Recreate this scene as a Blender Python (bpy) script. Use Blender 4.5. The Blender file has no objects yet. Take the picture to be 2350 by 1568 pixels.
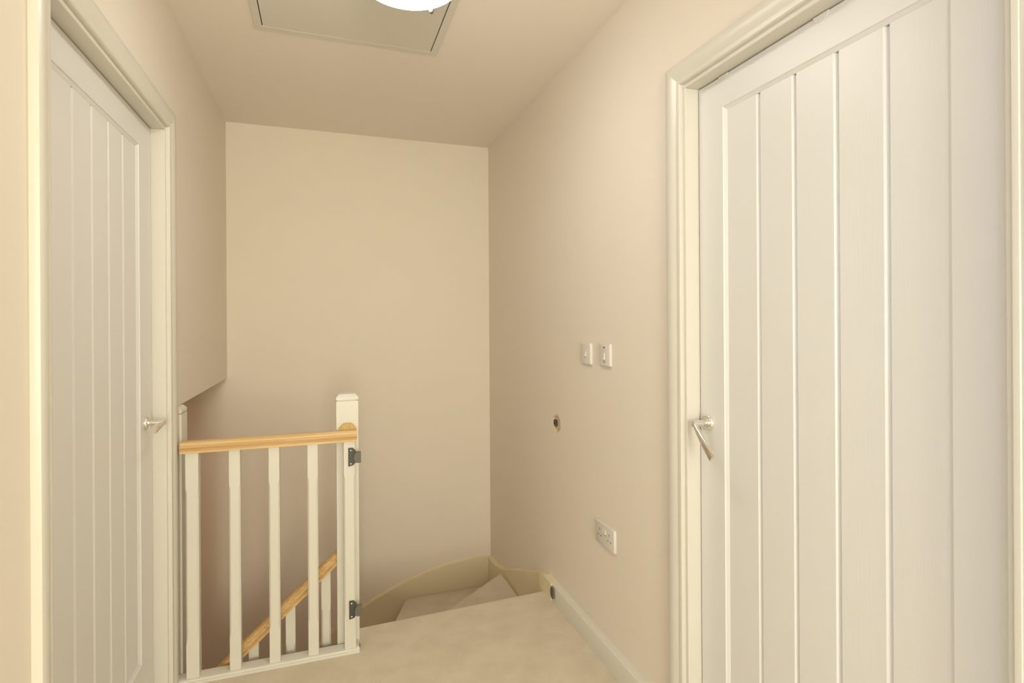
import bpy, bmesh, math, random
from mathutils import Vector, Matrix

random.seed(7)
S = bpy.context.scene
COL = S.collection

# ------------------------------------------------------------------ key dimensions (metres)
HC = 1.29                      # eye height
XL, XR = -0.515, 1.0235        # side walls of the landing
YB, YF = -2.80, 3.449          # wall behind the photographer, far wall of the stairwell
ZC = 2.427                     # ceiling
YE = 2.293                     # landing edge under the balustrade
ZL = -2.665                    # floor of the storey below
RISE, GO = 0.205, 0.225

# ------------------------------------------------------------------ camera
cd = bpy.data.cameras.new('camera')
cam = bpy.data.objects.new('camera', cd); COL.objects.link(cam)
cd.sensor_fit = 'HORIZONTAL'; cd.sensor_width = 36.0
cd.lens = 36.0 * 1263.0 / 2350.0
cd.shift_y = -45.0 / 2350.0
cd.clip_start = 0.02
cam.matrix_world = (Matrix.Translation((0, 0, HC)) @ Matrix.Rotation(math.radians(-18.9), 4, 'Z')
                    @ Matrix.Rotation(math.radians(90), 4, 'X') @ Matrix.Rotation(-0.006, 4, 'Z'))
S.camera = cam

# ------------------------------------------------------------------ world, lights, exposure
w = bpy.data.worlds.new('sky'); S.world = w; w.use_nodes = True
bg = w.node_tree.nodes['Background']
bg.inputs[0].default_value = (0.80, 0.88, 1.0, 1); bg.inputs[1].default_value = 0.5
FILL_WIN = dict(x0=-0.45, x1=0.42, z0=0.60, z1=2.10)     # unseen window added in the wall behind to light the landing
ld = bpy.data.lights.new('added_window_light', 'AREA'); ld.shape = 'RECTANGLE'
ld.size = FILL_WIN['x1'] - FILL_WIN['x0']; ld.size_y = FILL_WIN['z1'] - FILL_WIN['z0']
ld.energy = 100.0; ld.color = (1.0, 1.0, 0.86)
lo = bpy.data.objects.new('added_window_light', ld); COL.objects.link(lo)
lo.location = ((FILL_WIN['x0'] + FILL_WIN['x1']) / 2, YB - 0.13, (FILL_WIN['z0'] + FILL_WIN['z1']) / 2)
lo.rotation_euler = (math.radians(90), 0, 0)
FILL_WIN2 = dict(y0=-1.02, y1=-0.22, z0=0.92, z1=2.05)    # made-up window in the left wall, added out of view as cool fill
l2 = bpy.data.lights.new('added_side_light', 'AREA'); l2.shape = 'RECTANGLE'
l2.size = FILL_WIN2['y1'] - FILL_WIN2['y0']; l2.size_y = FILL_WIN2['z1'] - FILL_WIN2['z0']
l2.energy = 20.0; l2.color = (0.42, 0.62, 1.0)
lo2 = bpy.data.objects.new('added_side_light', l2); COL.objects.link(lo2)
lo2.location = (XL - 0.13, (FILL_WIN2['y0'] + FILL_WIN2['y1']) / 2, (FILL_WIN2['z0'] + FILL_WIN2['z1']) / 2)
lo2.rotation_euler = (math.radians(90), 0, math.radians(-90))
LAMP_EMIT, LAMP_COL = 17.5, (1.0, 1.0, 0.98)
FILL_LAMP_EMIT, FILL_LAMP_COL = 8.8, (1.0, 0.48, 0.14)  # unseen lamp downstairs, added as warm fill for the stairwell
S.view_settings.view_transform = 'Standard'; S.view_settings.look = 'None'
S.view_settings.exposure = 0.08; S.view_settings.gamma = 1.0
S.view_settings.use_curve_mapping = False

# ------------------------------------------------------------------ materials
def mat(name, col, rough=0.6, metal=0.0, spec=0.5, var=None, bump=None, emit=None, coat=0.0):
    """var = (second colour, noise scale vector, contrast); bump = (scale vector, strength, distance)"""
    m = bpy.data.materials.new(name); m.use_nodes = True
    nt = m.node_tree; b = nt.nodes['Principled BSDF']
    b.inputs['Base Color'].default_value = (*col, 1)
    b.inputs['Roughness'].default_value = rough
    b.inputs['Metallic'].default_value = metal
    b.inputs['Specular IOR Level'].default_value = spec
    b.inputs['Coat Weight'].default_value = coat
    tc = nt.nodes.new('ShaderNodeTexCoord')
    def noise(scale, detail=3.0, rough_=0.55):
        mp = nt.nodes.new('ShaderNodeMapping'); mp.inputs['Scale'].default_value = scale
        nt.links.new(tc.outputs['Object'], mp.inputs['Vector'])
        n = nt.nodes.new('ShaderNodeTexNoise'); n.inputs['Scale'].default_value = 1.0
        n.inputs['Detail'].default_value = detail; n.inputs['Roughness'].default_value = rough_
        nt.links.new(mp.outputs['Vector'], n.inputs['Vector'])
        return n
    if var:
        c2, sc, lo_, hi_ = var
        n = noise(sc, 4.0)
        r = nt.nodes.new('ShaderNodeValToRGB')
        r.color_ramp.elements[0].position = lo_; r.color_ramp.elements[0].color = (*c2, 1)
        r.color_ramp.elements[1].position = hi_; r.color_ramp.elements[1].color = (*col, 1)
        nt.links.new(n.outputs['Fac'], r.inputs['Fac'])
        nt.links.new(r.outputs['Color'], b.inputs['Base Color'])
    if bump:
        sc, st, di = bump
        n = noise(sc, 2.0)
        bp = nt.nodes.new('ShaderNodeBump'); bp.inputs['Strength'].default_value = st
        bp.inputs['Distance'].default_value = di
        nt.links.new(n.outputs['Fac'], bp.inputs['Height'])
        nt.links.new(bp.outputs['Normal'], b.inputs['Normal'])
    if emit:
        b.inputs['Emission Color'].default_value = (*emit[0], 1)
        b.inputs['Emission Strength'].default_value = emit[1]
    return m

M = {}
M['wall'] = mat('wall_paint', (0.90, 0.815, 0.69), 0.85, spec=0.25,
                var=((0.89, 0.803, 0.678), (1.2, 1.2, 1.2), 0.35, 0.65), bump=((140, 140, 140), 0.06, 0.002))
M['ceil'] = mat('ceiling_paint', (0.955, 0.87, 0.765), 0.9, spec=0.2, bump=((120, 120, 120), 0.05, 0.002))
M['hatch'] = mat('hatch_paint', (0.80, 0.755, 0.66), 0.75, spec=0.3)
M['gloss'] = mat('satin_white_woodwork', (0.785, 0.745, 0.645), 0.33, spec=0.45, bump=((40, 40, 40), 0.04, 0.002))
M['string'] = mat('yellowed_white_woodwork', (0.87, 0.77, 0.54), 0.38, spec=0.45, bump=((40, 40, 40), 0.04, 0.002))
M['caulk'] = mat('yellowed_caulk', (0.88, 0.78, 0.50), 0.6, var=((0.45, 0.33, 0.16), (30, 30, 60), 0.28, 0.36))
M['door'] = mat('moulded_white_door', (0.83, 0.812, 0.765), 0.36, spec=0.45, bump=((350, 350, 6), 0.16, 0.0015))
M['carpet'] = mat('beige_carpet', (0.89, 0.78, 0.61), 0.98, spec=0.05,
                  var=((0.82, 0.71, 0.54), (9, 9, 9), 0.35, 0.62), bump=((420, 420, 420), 0.9, 0.004))
M['pine'] = mat('pine', (0.78, 0.545, 0.27), 0.42, spec=0.4,
                var=((0.66, 0.405, 0.16), (2.5, 95, 95), 0.36, 0.62), bump=((3, 160, 160), 0.1, 0.001))
M['endgrain'] = mat('pine_end_grain', (0.68, 0.50, 0.22), 0.6, spec=0.3,
                    var=((0.58, 0.39, 0.14), (160, 10, 60), 0.4, 0.6))
M['chrome'] = mat('chrome', (0.86, 0.84, 0.80), 0.12, metal=1.0)
M['plastic'] = mat('white_plastic', (0.80, 0.745, 0.675), 0.35, spec=0.45)
M['grey'] = mat('dark_grey_plastic', (0.095, 0.088, 0.072), 0.45, spec=0.4)
M['grey2'] = mat('grey_plastic', (0.17, 0.155, 0.125), 0.5, spec=0.4)
M['dark'] = mat('dark_gap', (0.03, 0.025, 0.02), 0.7)
M['slot'] = mat('socket_slot', (0.22, 0.18, 0.14), 0.7)
M['neon'] = mat('neon_brown', (0.12, 0.05, 0.03), 0.3)
M['plaster'] = mat('broken_plaster', (0.72, 0.55, 0.34), 0.95, spec=0.1,
                   var=((0.80, 0.68, 0.50), (90, 90, 90), 0.4, 0.6), bump=((120, 120, 120), 0.8, 0.004))
M['steel'] = mat('bright_steel', (0.85, 0.84, 0.80), 0.25, metal=1.0)
M['lampglass'] = mat('lit_opal_glass', (0.92, 0.89, 0.80), 0.25, emit=(LAMP_COL, LAMP_EMIT))
M['fill_lampglass'] = mat('warm_fill_lamp_glass', (0.92, 0.89, 0.80), 0.25, emit=(FILL_LAMP_COL, FILL_LAMP_EMIT))
M['brass'] = mat('dull_dark_metal', (0.10, 0.085, 0.06), 0.5)
M['opal'] = mat('opal_glass_rim', (0.93, 0.91, 0.84), 0.2, spec=0.5)
M['upvc'] = mat('white_window_frame', (0.85, 0.84, 0.80), 0.35)
g = bpy.data.materials.new('window_glass'); g.use_nodes = True
nt = g.node_tree; nt.nodes.remove(nt.nodes['Principled BSDF'])
tr = nt.nodes.new('ShaderNodeBsdfTransparent'); gl = nt.nodes.new('ShaderNodeBsdfGlossy')
gl.inputs['Roughness'].default_value = 0.02
mx = nt.nodes.new('ShaderNodeMixShader'); mx.inputs[0].default_value = 0.06
nt.links.new(tr.outputs[0], mx.inputs[1]); nt.links.new(gl.outputs[0], mx.inputs[2])
nt.links.new(mx.outputs[0], nt.nodes['Material Output'].inputs[0])
M['glass'] = g

# ------------------------------------------------------------------ mesh helpers
def box(bm, x0, x1, y0, y1, z0, z1, bev=0.0, seg=2):
    t = bmesh.new()
    v = [t.verts.new(p) for p in [(x0,y0,z0),(x1,y0,z0),(x1,y1,z0),(x0,y1,z0),(x0,y0,z1),(x1,y0,z1),(x1,y1,z1),(x0,y1,z1)]]
    for f in [(3,2,1,0),(4,5,6,7),(0,1,5,4),(1,2,6,5),(2,3,7,6),(3,0,4,7)]:
        t.faces.new([v[i] for i in f])
    if bev > 0:
        bmesh.ops.bevel(t, geom=list(t.edges), offset=bev, segments=seg, affect='EDGES', profile=0.5)
    merge(bm, t)

def merge(bm, t, mtx=None):
    if mtx is not None: bmesh.ops.transform(t, matrix=mtx, verts=t.verts)
    me = bpy.data.meshes.new('tmp'); t.to_mesh(me); t.free(); bm.from_mesh(me); bpy.data.meshes.remove(me)

def loft(bm, rings, cap=True, closed=True):
    """rings: lists of points of equal length, joined in order"""
    vs = [[bm.verts.new(p) for p in r] for r in rings]
    n = len(rings[0])
    for a, b in zip(vs, vs[1:]):
        for i in range(n if closed else n - 1):
            j = (i + 1) % n
            bm.faces.new((a[i], a[j], b[j], b[i]))
    if cap:
        bm.faces.new(list(reversed(vs[0]))); bm.faces.new(vs[-1])
    return vs

def prism(bm, poly, axis, a, b):
    """extrude a 2-D polygon along an axis: 'x' poly=(y,z), 'y' poly=(x,z), 'z' poly=(x,y)"""
    f = {'x': lambda p, t: (t, p[0], p[1]), 'y': lambda p, t: (p[0], t, p[1]), 'z': lambda p, t: (p[0], p[1], t)}[axis]
    loft(bm, [[f(p, a) for p in poly], [f(p, b) for p in poly]])

def ring(c, u, v, ru, rv, n=20, ph=0.0):
    c, u, v = Vector(c), Vector(u), Vector(v)
    return [c + u * (ru * math.cos(ph + 2*math.pi*i/n)) + v * (rv * math.sin(ph + 2*math.pi*i/n)) for i in range(n)]

def lathe(bm, c, ax, u, prof, n=32):
    """prof = [(radius, distance along ax)]"""
    c, ax, u = Vector(c), Vector(ax).normalized(), Vector(u).normalized(); v = ax.cross(u)
    loft(bm, [ring(c + ax * h, u, v, max(r, 1e-4), max(r, 1e-4), n) for r, h in prof])

def obj(name, bm, m, parent=None, smooth=False, origin=None):
    bmesh.ops.recalc_face_normals(bm, faces=bm.faces)
    me = bpy.data.meshes.new(name)
    o = bpy.data.objects.new(name, me); COL.objects.link(o)
    if origin is None and parent is not None: origin = tuple(parent.location)
    if origin is not None:
        bmesh.ops.translate(bm, verts=bm.verts, vec=[-c for c in origin])
        if parent is None: o.location = origin
    bm.to_mesh(me); bm.free()
    me.materials.append(M[m])
    if smooth:
        for p in me.polygons: p.use_smooth = True
        try: me.set_sharp_from_angle(angle=math.radians(35))
        except Exception: pass
    if parent is not None: o.parent = parent
    return o

def sub(name, bm, m, part, root, smooth=False):
    """a piece of a part: parented to the part, placed in the root's space"""
    return obj(name, bm, m, part, smooth, origin=tuple(root.location))

def tag(o, label, cat, kind=None, group=None):
    o['label'] = label; o['category'] = cat
    if kind: o['kind'] = kind
    if group: o['group'] = group
    return o

def thing(name, loc, label, cat, kind=None, group=None):
    o = bpy.data.objects.new(name, None); COL.objects.link(o); o.location = loc
    o.empty_display_size = 0.05
    return tag(o, label, cat, kind, group)

B = bmesh.new

# ------------------------------------------------------------------ the setting
# door openings (clear of the linings)
RD = dict(y0=0.572, y1=1.383, z=1.985, x=1.0685)       # right-hand door
LD = dict(y0=1.330, y1=2.185, z=1.962, x=-0.5575)      # left-hand door
LIN = 0.024
T = 0.13

bm = B()                                               # right wall with the ragged hole
HY0, HY1, HZ0, HZ1 = 2.28, 2.44, 0.74, 0.90
box(bm, XR, XR+T, YB, RD['y0']-LIN, -0.2, ZC)
box(bm, XR, XR+T, RD['y0']-LIN, RD['y1']+LIN, RD['z']+LIN, ZC)
box(bm, XR, XR+T, RD['y1']+LIN, HY0, -0.2, ZC)
box(bm, XR, XR+T, HY1, YF+T, ZL, ZC)
box(bm, XR, XR+T, HY0, HY1, -0.2, HZ0)
box(bm, XR, XR+T, HY0, HY1, HZ1, ZC)
box(bm, XR, XR+T, 1.2, HY1, ZL, -0.2)
hole = []
for i in range(22):
    a = 2*math.pi*i/22
    k = 1.0 + random.uniform(-0.10, 0.10)
    hole.append((2.356 + 0.047*k*math.cos(a), 0.8165 + 0.042*k*math.sin(a)))
t = B()
outer = [t.verts.new((XR, y, z)) for y, z in [(HY0,HZ0),(HY1,HZ0),(HY1,HZ1),(HY0,HZ1)]]
inner = [t.verts.new((XR, y, z)) for y, z in hole]
ed = [t.edges.new((outer[i], outer[(i+1) % 4])) for i in range(4)]
ed += [t.edges.new((inner[i], inner[(i+1) % 22])) for i in range(22)]
bmesh.ops.triangle_fill(t, use_beauty=True, use_dissolve=False, edges=ed)
merge(bm, t)
wall_r = tag(obj('wall_right', bm, 'wall'), 'cream painted right-hand wall with switches and a ragged hole', 'wall', 'structure')
bm = B()
rings = [[(XR, y, z) for y, z in hole],
         [(XR+0.008, 2.356+(y-2.356)*0.93, 0.8165+(z-0.8165)*0.93) for y, z in hole]]
loft(bm, rings, cap=False)
bm.faces.new([bm.verts.new(p) for p in rings[1]])
obj('hole_lining', bm, 'plaster', wall_r)

bm = B(); box(bm, -2.7, XR, YF, YF+T, ZL, ZC)
tag(obj('wall_far', bm, 'wall'), 'tall cream far wall dropping into the stairwell', 'wall', 'structure')

bm = B()                                               # left wall, door opening and downstand over the stairs
ZBK = 0.984
vy0, vy1, vz0, vz1 = FILL_WIN2['y0'], FILL_WIN2['y1'], FILL_WIN2['z0'], FILL_WIN2['z1']
box(bm, XL-T, XL, YB, vy0, -0.2, ZC); box(bm, XL-T, XL, vy1, LD['y0']-LIN, -0.2, ZC)
box(bm, XL-T, XL, vy0, vy1, -0.2, vz0); box(bm, XL-T, XL, vy0, vy1, vz1, ZC)
box(bm, XL-T, XL, LD['y0']-LIN, LD['y1']+LIN, LD['z']+LIN, ZC)
box(bm, XL-T, XL, LD['y1']+LIN, 2.30, -0.2, ZC)
box(bm, XL-T, XL, 2.30, YF, ZBK, ZC)
tag(obj('wall_left', bm, 'wall'), 'cream left wall ending in a downstand over the stairs', 'wall', 'structure')

bm = B()
wx0, wx1, wz0, wz1 = FILL_WIN['x0'], FILL_WIN['x1'], FILL_WIN['z0'], FILL_WIN['z1']
box(bm, XL-T, wx0, YB-T, YB, -0.2, ZC); box(bm, wx1, XR+T, YB-T, YB, -0.2, ZC)
box(bm, wx0, wx1, YB-T, YB, -0.2, wz0); box(bm, wx0, wx1, YB-T, YB, wz1, ZC)
tag(obj('wall_back', bm, 'wall'), 'cream wall with the added window at the end of the landing', 'wall', 'structure')

bm = B(); box(bm, XL-T, XR+T, YB-T, YF+T, ZC, ZC+0.1)
tag(obj('ceiling', bm, 'ceil'), 'plain cream painted ceiling above the landing', 'ceiling', 'structure')

bm = B()                                               # carpeted landing with a rounded nosing
NX = 0.131
def ny(x): return 2.423 + (x - 0.149) * 0.0434         # line of the top nosing
YS = YE-0.02
box(bm, XL-T, NX, YB, YS, -0.22, 0.0)
prof = [(-0.035, -0.22), (-0.035, -0.034), (-0.017, -0.034)]
for i in range(1, 9):
    a = math.radians(-90 + 22.5*i)
    prof.append((-0.017 + 0.017*math.cos(a), -0.017 + 0.017*math.sin(a)))
pts = lambda x: [(x, YB, -0.22)] + [(x, ny(x)+p, z) for p, z in prof] + [(x, YB, 0.0)]
loft(bm, [pts(NX), pts(XR+T)])
floor = tag(obj('floor', bm, 'carpet'), 'beige carpeted landing floor ending at the stair nosing', 'floor', 'structure')

# storey below
bm = B(); box(bm, -2.7, XR+T, 1.2, YF+T, ZL-0.1, ZL)
tag(obj('floor_lower', bm, 'carpet'), 'carpeted floor at the foot of the stairs', 'floor', 'structure')
bm = B(); box(bm, -2.7-T, -2.7, 1.2, YF+T, ZL, ZBK+0.1)
tag(obj('wall_lower_left', bm, 'wall'), 'cream end wall at the foot of the stairs', 'wall', 'structure')
bm = B(); box(bm, -2.7, XR, 1.2-T, 1.2, ZL, 0.0 - 0.2); box(bm, -2.7, XL-T, 2.30-T, 2.30, -0.25, ZBK)
box(bm, -2.7, XL-T, 1.2, 2.30-T, -0.25, -0.2)
tag(obj('wall_lower_near', bm, 'wall'), 'cream wall beneath the landing beside the stairs', 'wall', 'structure')
bm = B(); box(bm, -2.7, XL-0.02, 2.30, YF, ZBK, ZBK+0.1)
tag(obj('ceiling_lower', bm, 'wall'), 'low flat soffit over the lower stairs', 'ceiling', 'structure')

# skirting
def skirt(name, y0, y1, x, sgn, label):
    bm = B()
    prism(bm, [(x, 0), (x+sgn*0.033, 0), (x+sgn*0.033, 0.070), (x+sgn*0.030, 0.0765), (x+sgn*0.024, 0.079), (x, 0.079)], 'y', y0, y1)
    return tag(obj(name, bm, 'gloss', smooth=True), label, 'skirting', 'structure')
skirt('baseboard_right', 1.470, 2.35, XR, -1, 'white skirting board running from the right door to the stairs')
skirt('baseboard_right_near', YB, 0.485, XR, -1, 'white skirting board on the near side of the right door')
skirt('baseboard_left', YB, 1.262, XL, 1, 'white skirting board on the near side of the left door')

# two unseen windows added behind the photographer to let light in
def window(name, label, a0, a1, z0, z1, place):
    """place(a, d) -> (x, y): a along the wall, d into the wall"""
    def bar(nm, p, q, d0, d1, c, e, m, bev=.004):
        (xa, ya), (xb, yb) = place(p, d0), place(q, d1)
        bm = B(); box(bm, min(xa, xb), max(xa, xb), min(ya, yb), max(ya, yb), c, e, bev); obj(nm, bm, m, wn)
    wn = thing(name, (*place((a0+a1)/2, 0), z0), label, 'window', 'structure')
    mid = (a0+a1)/2
    bar('frame_jamb', a0, a0+.05, .04, .11, z0, z1, 'upvc'); bar('frame_jamb', a1-.05, a1, .04, .11, z0, z1, 'upvc')
    bar('frame_rail', a0+.05, a1-.05, .04, .11, z0, z0+.05, 'upvc'); bar('frame_rail', a0+.05, a1-.05, .04, .11, z1-.05, z1, 'upvc')
    bar('mullion', mid-.03, mid+.03, .04, .11, z0+.05, z1-.05, 'upvc')
    bar('pane', a0+.05, mid-.03, .074, .08, z0+.05, z1-.05, 'glass', 0); bar('pane', mid+.03, a1-.05, .074, .08, z0+.05, z1-.05, 'glass', 0)
    bar('window_sill', a0-.04, a1+.04, -.03, .04, z0-.025, z0, 'gloss')
window('added_window_1', 'unseen white framed window added at the end of the landing for light', wx0, wx1, wz0, wz1, lambda a, d: (a, YB-d))
window('added_window_2', 'unseen white framed side window added in the left wall for fill light', vy0, vy1, vz0, vz1, lambda a, d: (XL-d, a))

# ------------------------------------------------------------------ door casings
APROF = [(0, 0), (0, .0085), (.0025, .0115), (.008, .0125), (.012, .0125), (.0135, .0105), (.0165, .0105), (.024, .0135), (.034, .0168), (.042, .018),
         (.060, .018), (.0635, .0165), (.065, .013), (.065, 0)]
def casing(name, d, xw, sgn, label):
    """sgn: +1 when the room lies at greater x than the wall face"""
    root = thing(name, (xw, (d['y0']+d['y1'])/2, 0), label, 'door frame', 'structure')
    xb = xw - sgn*T
    lo_, hi_ = min(xw, xb), max(xw, xb)
    for y0, y1 in [(d['y0']-LIN, d['y0']), (d['y1'], d['y1']+LIN)]:
        bm = B(); box(bm, lo_, hi_, y0, y1, 0, d['z'], 0.0015, 1); obj('jamb', bm, 'gloss', root)
    bm = B(); box(bm, lo_, hi_, d['y0']-LIN, d['y1']+LIN, d['z'], d['z']+LIN, 0.0015, 1); obj('head_lining', bm, 'gloss', root)
    # stops behind the leaf
    xs0 = d['x'] - sgn*0.060; xs1 = d['x'] - sgn*0.042
    a, b = min(xs0, xs1), max(xs0, xs1)
    for y0, y1 in [(d['y0'], d['y0']+.014), (d['y1']-.014, d['y1'])]:
        bm = B(); box(bm, a, b, y0, y1, 0, d['z']); obj('door_stop', bm, 'gloss', root)
    bm = B(); box(bm, a, b, d['y0']+.014, d['y1']-.014, d['z']-.014, d['z']); obj('door_stop', bm, 'gloss', root)
    mg = 0.013
    ya, yb, zt = d['y0']-mg, d['y1']+mg, d['z']+mg
    bm = B(); loft(bm, [[(xw+sgn*t, yb+w_, 0) for w_, t in APROF], [(xw+sgn*t, yb+w_, zt+w_) for w_, t in APROF]])
    obj('architrave', bm, 'gloss', root, True)
    bm = B(); loft(bm, [[(xw+sgn*t, ya-w_, 0) for w_, t in APROF], [(xw+sgn*t, ya-w_, zt+w_) for w_, t in APROF]])
    obj('architrave', bm, 'gloss', root, True)
    bm = B(); loft(bm, [[(xw+sgn*t, ya-w_, zt+w_) for w_, t in APROF], [(xw+sgn*t, yb+w_, zt+w_) for w_, t in APROF]])
    obj('head_architrave', bm, 'gloss', root, True)
    return root
casing('trim_1', RD, XR, -1, 'white moulded frame around the large right-hand door')
casing('trim_2', LD, XL, 1, 'white moulded frame around the left-hand door')

# ------------------------------------------------------------------ doors
def door(name, d, sgn, label, stile_far, stile_near, ptop, pbot, lever_tip, hz, hy, pads):
    """leaf with one boarded panel; sgn +1 = face towards +x"""
    xf = d['x']; y0, y1, z1 = d['y0']+.003, d['y1']-.003, d['z']-.003
    root = thing(name, (xf, (y0+y1)/2, 0.006), label, 'door', 'structure')
    X = lambda t: xf + sgn*t
    pa, pb = y0+stile_near, y1-stile_far
    # frame: outer edge, face, sloped inner edge
    bm = B()
    def rect(x, a, b, c, e): return [(x, a, c), (x, b, c), (x, b, e), (x, a, e)]
    loft(bm, [rect(X(-.035), y0, y1, .006, z1), rect(X(-.002), y0, y1, .006, z1), rect(X(0), y0+.002, y1-.002, .008, z1-.002),
              rect(X(0), pa, pb, pbot, ptop), rect(X(-.003), pa+.002, pb-.002, pbot+.002, ptop-.002),
              rect(X(-.008), pa+.010, pb-.010, pbot+.010, ptop-.010), rect(X(-.012), pa+.010, pb-.010, pbot+.010, ptop-.010)], cap=False)
    obj('frame', bm, 'door', root)
    bm = B(); box(bm, min(X(-.035), X(-.017)), max(X(-.035), X(-.017)), y0+.01, y1-.01, .012, z1-.01); obj('core', bm, 'door', root)
    n = 5; wd = (pb-pa-.020)/n; ch = .0075; dp = .007
    for i in range(n):
        a = pa+.010+i*wd; b = a+wd
        ca = ch if i > 0 else 0.0005; cb = ch if i < n-1 else 0.0005
        sec = [(-.017, a), (-.0085-dp if i > 0 else -.0085, a), (-.0085, a+ca), (-.0085, b-cb), (-.0085-dp if i < n-1 else -.0085, b), (-.017, b)]
        bm = B(); loft(bm, [[(X(t), y, pbot+.010) for t, y in sec], [(X(t), y, ptop-.010) for t, y in sec]])
        obj('plank', bm, 'door', root)
    # handle: rose, neck, lever
    bm = B(); c = Vector((xf, hy, hz)); ax = Vector((sgn, 0, 0)); u = Vector((0, 1, 0))
    lathe(bm, c, ax, u, [(.026, 0), (.026, .004), (.0245, .007), (.0225, .0085), (.021, .0085), (.019, .0075), (.013, .0075), (.0125, .010), (.0, .010)], 40)
    rose = obj('handle', bm, 'chrome', root, True)
    bm = B(); lathe(bm, c, ax, u, [(.0075, .008), (.0075, .016), (.0095, .017), (.0098, .046), (.0085, .054), (.001, .0575)], 24)
    sub('neck', bm, 'chrome', rose, root, True)
    p0 = c + ax*.047; p1 = Vector(lever_tip); dr = (p1-p0).normalized()
    s = dr.cross(ax).normalized(); o2 = s.cross(dr).normalized()
    bm = B(); rr = []
    for k in range(13):
        f = k/12
        hw = .0072+.0098*f**1.2 if k < 12 else .0150
        ht = .0085-.0025*f if k < 12 else .0045
        rr.append(ring(p0 + (p1-p0)*f + o2*(.003*math.sin(f*math.pi)), s, o2, hw, ht, 20))
    loft(bm, rr); sub('lever', bm, 'chrome', rose, root, True)
    for y, r in pads:                                    # half-round pads at the head of the leaf
        bm = B(); pl = [(y + r*math.cos(math.pi+math.pi*i/14), z1+.0 + .8*r*math.sin(math.pi+math.pi*i/14)) for i in range(15)]
        prism(bm, pl, 'x', X(.0), X(.0012)); obj('head_pad', bm, 'door', root)
    return root

door('door_1', RD, -1, 'large white boarded door on the right with a drooping lever', .104, .104, 1.894, .195,
     (1.008, 1.252, 0.912), .990, 1.345, [(1.272, .019), (0.950, .021)])
door('door_2', LD, 1, 'narrow-looking white boarded door on the left beside the balustrade', .124, .124, 1.868, .195,
     (-0.507, 2.010, 0.957), .962, 2.118, [])

# ------------------------------------------------------------------ staircase
ST = thing('staircase', (0.55, 2.95, ZL), 'carpeted winding staircase turning left down from the landing', 'staircase')
def tread(poly, z):
    bm = B(); prism(bm, poly, 'z', z-.032, z)
    bmesh.ops.bevel(bm, geom=[e for e in bm.edges if abs(e.verts[0].co.z-e.verts[1].co.z) < 1e-6], offset=.012, segments=3, affect='EDGES')
    obj('tread', bm, 'carpet', ST, True)
def riser(a, b, z0, z1):
    a, b = Vector((*a, 0)), Vector((*b, 0)); n = (b-a).normalized().cross(Vector((0, 0, 1)))*.015
    bm = B(); prism(bm, [a.xy, b.xy, (b+n).xy, (a+n).xy], 'z', z0, z1); obj('riser', bm, 'carpet', ST)
Z = lambda k: -RISE*k
xw, yw = 1.0, 3.425
riser((.131, 2.39), (xw, 2.425), Z(1)-.01, -.03)
tread([(.135, 2.40), (xw, 2.40), (xw, 3.142), (.135, 2.467)], Z(1))
riser((.131, 2.435), (xw, 3.110), Z(2)-.01, Z(1)-.02)
tread([(.135, 2.43), (xw, 3.095), (xw, yw), (.47, yw), (.075, 2.467), (.09, 2.40)], Z(2))
riser((.09, 2.43), (.50, yw), Z(3)-.01, Z(2)-.02)
tread([(.10, 2.43), (.51, yw), (.03, yw), (.03, 2.40)], Z(3))
for k in range(4, 13):
    x1 = .03-GO*(k-4); x0 = x1-GO
    riser((x1+.02, 2.376), (x1+.02, yw), Z(k)-.01, Z(k-1)-.02)
    tread([(x0, 2.376), (x1+.03, 2.376), (x1+.03, yw), (x0, yw)], Z(k))
riser((.03-GO*9+.02, 2.376), (.03-GO*9+.02, yw), ZL, Z(12)-.02)
# wall strings with curved (easing) tops
def strip_yz(top, dep, x0, x1):
    bm = B(); loft(bm, [[(x0, y, z-dep), (x1, y, z-dep), (x1, y, z), (x0, y, z)] for y, z in top]); return bm
def spline(p, n=6):
    out = []
    for i in range(len(p)-1):
        a, b, c, d = p[max(i-1, 0)], p[i], p[i+1], p[min(i+2, len(p)-1)]
        for k in range(n):
            t = k/n
            out.append(tuple(.5*((2*b[j]) + (-a[j]+c[j])*t + (2*a[j]-5*b[j]+4*c[j]-d[j])*t*t + (-a[j]+3*b[j]-3*c[j]+d[j])*t**3) for j in (0, 1)))
    return out+[p[-1]]
topR = spline([(2.50, .063), (2.60, .023), (2.69, -.014), (2.92, -.103), (3.10, -.178), (3.22, -.212), (3.33, -.228), (3.449, -.236)])
bm = strip_yz(topR, .42, 1.0, XR); obj('wall_string', bm, 'string', ST, True)
topF = spline([(1.0, -.226), (.879, -.231), (.691, -.254), (.51, -.303), (.334, -.367), (.205, -.433), (.06, -.530), (-.14, -.700), (-.34, -.882)])
topF.append((-2.10, -.882-.911*1.76))
bm = B(); loft(bm, [[(x, 3.425, z-.40), (x, YF, z-.40), (x, YF, z), (x, 3.425, z)] for x, z in topF])
obj('wall_string', bm, 'string', ST, True)
bead = [(0, 0), (-.005, 0), (-.0045, .003), (-.0015, .0055), (0, .006)]
bm = B(); loft(bm, [[(XR+a, y, z+b) for a, b in bead] for y, z in topR]); obj('caulk_bead', bm, 'caulk', ST, True)
bm = B(); loft(bm, [[(x, YF+a, z+b) for a, b in bead] for x, z in topF]); obj('caulk_bead', bm, 'caulk', ST, True)
# block where skirting meets string
bm = B(); prism(bm, [(2.35, -.22), (2.35, .079), (2.44, .080), (2.50, .064), (2.50, -.22)], 'x', .986, XR)
obj('string_block', bm, 'string', ST)
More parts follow.
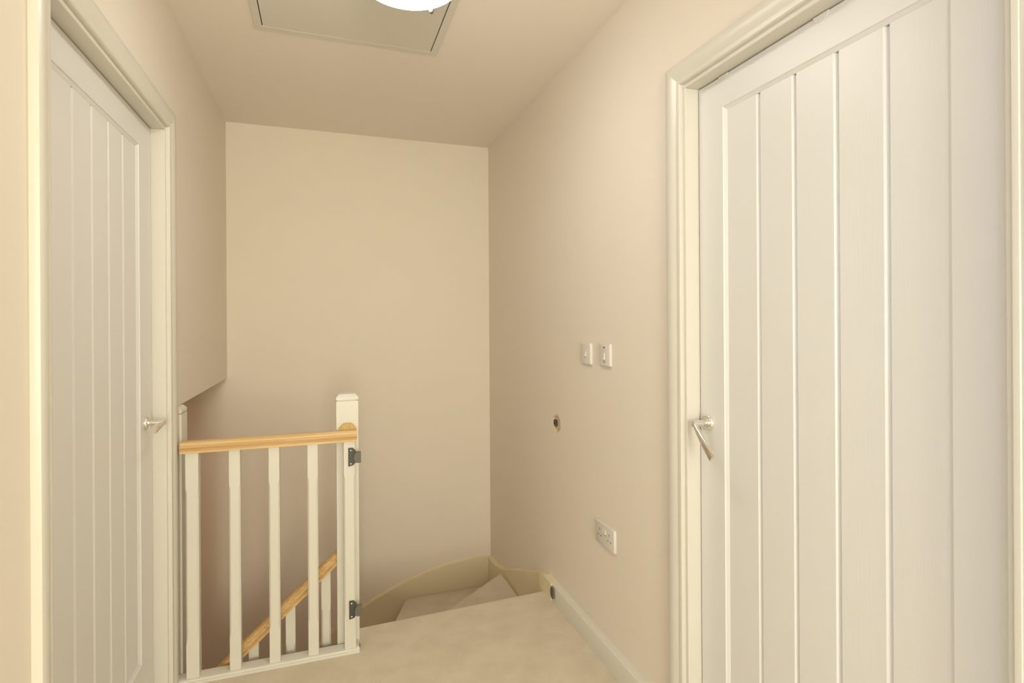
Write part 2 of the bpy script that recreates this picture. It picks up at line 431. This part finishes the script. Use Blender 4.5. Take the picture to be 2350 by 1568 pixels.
# open string, rail and balusters on the near side of the lower flight
sx = lambda x: -.615+.075+.911*(x-.03)
bm = B(); prism(bm, [(.05, sx(.05)), (.05, sx(.05)-.30), (-2.0, sx(-2.0)-.30), (-2.0, sx(-2.0))], 'y', 2.331, 2.367); obj('open_string', bm, 'string', ST)
RP = [(.0, .042), (.008, .0415), (.0155, .039), (.0205, .0345), (.0228, .0305), (.0228, .0285), (.0275, .0265), (.0293, .0225), (.0285, .0185),
      (.0245, .0135), (.0222, .0105), (.0222, .0085), (.0265, .0075), (.0268, .0)]
RPF = RP + [(-a, b) for a, b in reversed(RP[1:])]
bm = B()
rail_z = lambda x: .372-.053+.880*(x-.047)
k_ = math.sqrt(1+.880**2)
loft(bm, [[(x, 2.345+a, rail_z(x)+b*k_*.92) for a, b in RPF] for x in (.045, -1.9)])
obj('stair_handrail', bm, 'pine', ST, True)

def baluster(bm, cx, cy, w, z0, z1, s0, s1, c, top=None, bot=None):
    h = w/2
    def sq(z, ch, f=None):
        pts = [(h-ch, -h), (h, -h+ch), (h, h-ch), (h-ch, h), (-h+ch, h), (-h, h-ch), (-h, -h+ch), (-h+ch, -h)]
        return [(cx+a, cy+b, (f(cx+a) if f else z)) for a, b in pts]
    loft(bm, [sq(z0, .0012, bot), sq(s0, .0012), sq(s0+.022, c), sq(s1-.022, c), sq(s1, .0012), sq(z1, .0012, top)])
for i in range(12):
    cx = .003-.1325*i
    bm = B(); baluster(bm, cx, 2.349, .036, 0, 0, sx(cx)+.16, rail_z(cx)-.13, .006, rail_z, sx); obj('stair_baluster', bm, 'gloss', ST)

# ------------------------------------------------------------------ landing balustrade
BL = thing('balustrade', (-0.19, 2.275, 0.0), 'white landing balustrade with pine handrail and two newel posts', 'balustrade')
bm = B()                                                # base rail with a stepped nosing
prism(bm, [(2.232, 0), (2.232, .004), (2.235, .0065), (2.2405, .0075), (2.2415, .0095), (2.244, .0115), (2.248, .0125), (2.293, .0125), (2.293, 0)], 'x', XL, .1265)
obj('base_rail', bm, 'gloss', BL, True)
bm = B(); box(bm, XL, .05, YE-.02, YE, -.24, .0); obj('fascia', bm, 'gloss', BL)
bx = [-.453, -.3145, -.180, -.043, .0925]
bwid = [.042, .038, .038, .038, .043]
for i, (x, wd) in enumerate(zip(bx, bwid)):
    bm = B(); baluster(bm, x, 2.2735, wd, .0115, .828, .13, .700, .0055); obj('baluster', bm, 'gloss', BL)
RZ = .8235
bm = B(); loft(bm, [[(x, 2.2735+a, RZ+b) for a, b in RPF] for x in (-.491, .1215)]); obj('handrail', bm, 'pine', BL, True)
# stub of rail with its end grain showing against the newel
bm = B(); loft(bm, [[(.0885+a*1.17, y, RZ+.021+b*1.08) for a, b in RPF] for y in (2.286, 2.303)]); obj('rail_stub', bm, 'endgrain', BL, True)

def newel(x0, x1, y0, y1, zt, zb):
    n = .0035; cx, cy = (x0+x1)/2, (y0+y1)/2
    def r(e, z): return [(x0+e, y0+e, z), (x1-e, y0+e, z), (x1-e, y1-e, z), (x0+e, y1-e, z)]
    bm = B()
    loft(bm, [r(.0, zb), r(.0, zt-.029), r(.0008, zt-.027)])
    o = obj('newel_post', bm, 'gloss', BL)
    bm = B()
    loft(bm, [r(.005, zt-.029), r(.005, zt-.0245), r(.0, zt-.0235), r(.0, zt-.012), r(.010, zt-.001), r(.012, zt)])
    sub('newel_cap', bm, 'gloss', o, BL)
newel(.0455, .1305, 2.302, 2.390, 1.004, -.95)
newel(-.555, -.494, 2.297, 2.385, .985, -.30)
bm = B(); box(bm, .112, .1265, 2.248, 2.302, .0, .0155, .001, 1); obj('base_block', bm, 'gloss', BL)

# ------------------------------------------------------------------ small fittings
def catch(z, label):
    x, y = .0885, 2.2515
    root = thing('gate_catch', (x+.012, y, z), label, 'gate catch', group='gate catches on the end baluster')
    bm = B(); prism(bm, [(x, z-.0365), (x+.018, z-.033), (x+.029, z-.021), (x+.029, z+.023), (x+.018, z+.0365), (x, z+.0365)], 'y', y, y-.004)
    bmesh.ops.bevel(bm, geom=list(bm.edges), offset=.001, segments=1, affect='EDGES'); obj('plate', bm, 'grey', root)
    D = [(x+.047, z+.0215)] + [(x+.034-.014*math.sin(math.pi*i/12), z+.0215*math.cos(math.pi*i/12)) for i in range(13)] + [(x+.047, z-.0215)]
    bm = B(); prism(bm, D, 'y', y-.004, y-.020)
    bmesh.ops.bevel(bm, geom=[e for e in bm.edges if abs(e.verts[0].co.y-e.verts[1].co.y) < 1e-6], offset=.0015, segments=2, affect='EDGES')
    obj('hook', bm, 'grey2', root, True)
    for s in (-1, 1):
        bm = B(); lathe(bm, (x+.0095, y-.004, z+s*.026), (0, -1, 0), (1, 0, 0), [(.0052, 0), (.0052, .001), (.0030, .001)], 16); obj('screw_collar', bm, 'grey', root)
        bm = B(); lathe(bm, (x+.0095, y-.0045, z+s*.026), (0, -1, 0), (1, 0, 0), [(.0032, 0), (.0030, .0012), (.0015, .0020), (0, .0022)], 14); obj('screw', bm, 'steel', root, True)
catch(.763, 'upper dark grey gate catch on the end baluster, just below the handrail')
catch(.163, 'lower dark grey gate catch on the end baluster, near the carpet')

# bracket screwed to the skirting at the head of the stairs
root = thing('gate_bracket', (.988, 2.325, .047), 'small dark grey gate bracket on the skirting board by the top stair', 'gate bracket')
def capsule(y0, y1, z0, z1, r, n=8):
    out = []
    for cy, cz, a0 in [(y1-r, z1-r, 0), (y0+r, z1-r, 90), (y0+r, z0+r, 180), (y1-r, z0+r, 270)]:
        for i in range(n+1):
            a = math.radians(a0+90*i/n); out.append((cy+r*math.cos(a), cz+r*math.sin(a)))
    return out
bm = B(); prism(bm, capsule(2.312, 2.347, .022, .072, .012), 'x', .9905, .982)
bmesh.ops.bevel(bm, geom=[e for e in bm.edges if abs(e.verts[0].co.x-e.verts[1].co.x) < 1e-6], offset=.0015, segments=2, affect='EDGES')
obj('body', bm, 'grey2', root, True)
bm = B(); prism(bm, capsule(2.320, 2.343, .032, .064, .008), 'x', .983, .9808); obj('socket', bm, 'grey', root)

root = thing('wall_plug', (XR+.006, 2.377, .813), 'dark grey plug left in the ragged hole in the right wall', 'wall plug')
bm = B(); prism(bm, [(2.360, .831), (2.388, .831), (2.393, .817), (2.388, .803), (2.374, .797), (2.360, .804)], 'x', XR+.008, XR-.001)
bmesh.ops.bevel(bm, geom=list(bm.edges), offset=.0025, segments=2, affect='EDGES'); obj('plug_body', bm, 'grey', root, True)
bm = B(); lathe(bm, (XR-.001, 2.376, .815), (-1, 0, 0), (0, 1, 0), [(.006, 0), (.005, .0012), (.0, .0012)], 14); obj('plug_bore', bm, 'dark', root)

def plate(name, label, cat, yc, zc, w_, h_):
    root = thing(name, (XR, yc, zc), label, cat)
    bm = B()
    def r(e, x): return [(x, y, z) for y, z in capsule(yc-w_/2+e, yc+w_/2-e, zc-h_/2+e, zc+h_/2-e, .004, 3)]
    loft(bm, [r(0, XR), r(0, XR-.0065), r(.0012, XR-.0088), r(.003, XR-.0098)])
    obj('faceplate', bm, 'plastic', root, True)
    return root
def rocker(root, yc, zc, w_=.0115, h_=.024):
    x = XR-.0095
    bm = B(); loft(bm, [[(x, yc-w_/2, z) , (x, yc+w_/2, z), (x-d, yc+w_/2*.92, z), (x-d, yc-w_/2*.92, z)] for z, d in
                        [(zc-h_/2, .0008), (zc-h_/2+.002, .0052), (zc-h_/2+.009, .0040), (zc+h_/2-.002, .0016), (zc+h_/2, .0005)]])
    o = obj('rocker', bm, 'plastic', root)
    bm = B(); box(bm, XR-.0102, XR-.0097, yc-w_/2-.001, yc+w_/2+.001, zc-h_/2-.003, zc-h_/2-.0012); sub('rocker_gap', bm, 'slot', o, root)
def slot(root, yc, zc, w_, h_, m='slot', nm='slot'):
    bm = B(); box(bm, XR-.0103, XR-.0096, yc-w_/2, yc+w_/2, zc-h_/2, zc+h_/2); obj(nm, bm, m, root)

s1 = plate('light_switch', 'plain white light switch, further from the door of the two', 'switch', 2.036, 1.158, .086, .086)
rocker(s1, 2.036, 1.158)
s2 = plate('isolator_switch', 'white switch with dark indicator window, nearer the right door', 'switch', 1.877, 1.161, .086, .086)
rocker(s2, 1.877, 1.156, .013, .027)
slot(s2, 1.877, 1.190, .013, .0045, 'neon', 'indicator')
slot(s2, 1.883, 1.134, .0055, .003, 'grey', 'marking'); slot(s2, 1.872, 1.134, .0075, .003, 'grey', 'marking')
s3 = plate('double_socket', 'white double power socket low on the right wall', 'socket', 1.883, .467, .147, .086)
for yc in (1.883+.038, 1.883-.038):
    slot(s3, yc, .482, .0035, .0085); slot(s3, yc+.0105, .458, .0070, .0042); slot(s3, yc-.0105, .458, .0070, .0042)
for yc in (1.890, 1.876): rocker(s3, yc, .484, .0095, .021)

# ------------------------------------------------------------------ ceiling: loft hatch and lamp
LH = thing('loft_hatch', (.108, 2.0, ZC), 'greyish loft hatch with thin frame in the ceiling', 'loft hatch')
hx0, hx1, hy0, hy1, fw = -.243, .459, 1.60, 2.315, .027
for nm, b in [('frame_side', (hx0, hx0+fw, hy0, hy1)), ('frame_side', (hx1-fw, hx1, hy0, hy1)),
              ('frame_end', (hx0+fw, hx1-fw, hy1-fw, hy1)), ('frame_end', (hx0+fw, hx1-fw, hy0, hy0+fw))]:
    bm = B(); box(bm, b[0], b[1], b[2], b[3], ZC-.005, ZC+.004, .0012, 1); obj(nm, bm, 'hatch', LH)
bm = B(); box(bm, hx0+fw, hx1-fw, hy0+fw, hy1-fw, ZC-.0008, ZC+.001); obj('gap_backing', bm, 'dark', LH)
bm = B(); box(bm, hx0+fw+.0035, hx1-fw-.0035, hy0+fw+.001, hy1-fw-.0008, ZC-.0045, ZC+.003, .001, 1); obj('panel', bm, 'hatch', LH)

def ceiling_light(lc, label, m, zc=ZC):
    CL = thing('ceiling_light', (*lc, zc), label, 'ceiling light')
    bm = B(); lathe(bm, (*lc, zc), (0, 0, -1), (1, 0, 0), [(.110, .0), (.110, .055), (.100, .060)], 48); obj('base_plate', bm, 'gloss', CL, True)
    rim = .090
    bm = B(); lathe(bm, (*lc, zc), (0, 0, -1), (1, 0, 0), [(.10, rim-.018), (.164, rim-.018), (.164, rim-.010), (.10, rim-.010)], 48); obj('light_block_pan', bm, 'gloss', CL, True)  # opaque pan added above the glass to keep its glow off the ceiling
    bm = B(); lathe(bm, (*lc, zc), (0, 0, -1), (1, 0, 0), [(.150, rim-.009), (.166, rim-.009), (.1695, rim-.003), (.170, rim+.003), (.168, rim+.007), (.162, rim+.008), (.158, rim+.004)], 64)
    obj('shade_rim', bm, 'opal', CL, True)
    prof = [(.150, rim-.006), (.162, rim+.002)]
    for i in range(1, 11):
        a = math.radians(9*i)
        prof.append((.162*math.cos(a)**.9 if i < 10 else .001, rim+.006+.048*math.sin(a)))
    bm = B(); lathe(bm, (*lc, zc), (0, 0, -1), (1, 0, 0), prof, 64); obj('glass_shade', bm, m, CL, True)
    for k in range(3):
        a = math.radians(57+120*k); dx, dy = math.cos(a), math.sin(a)
        bm = B()
        lathe(bm, (lc[0]+dx*.1715, lc[1]+dy*.1715, zc-.103), (dx, dy, -.35), (0, 0, 1), [(.0085, 0), (.0085, .007), (.007, .010), (.004, .0105), (.0035, .0125), (.0, .0130)], 16)
        o = obj('clip', bm, 'brass', CL, True)
        bm = B(); lathe(bm, (lc[0]+dx*.12, lc[1]+dy*.12, zc-.075), (dx, dy, -.2), (0, 0, 1), [(.004, -.012), (.004, .045)], 10)
        sub('clip_arm', bm, 'chrome', o, CL)
ceiling_light((.247, 1.661), 'round lit opal glass ceiling light below the loft hatch', 'lampglass')
ceiling_light((-1.5, 2.88), 'unseen round warm fill light added over the foot of the stairs', 'fill_lampglass', ZBK)  # added out of view to brighten the stairwell from below
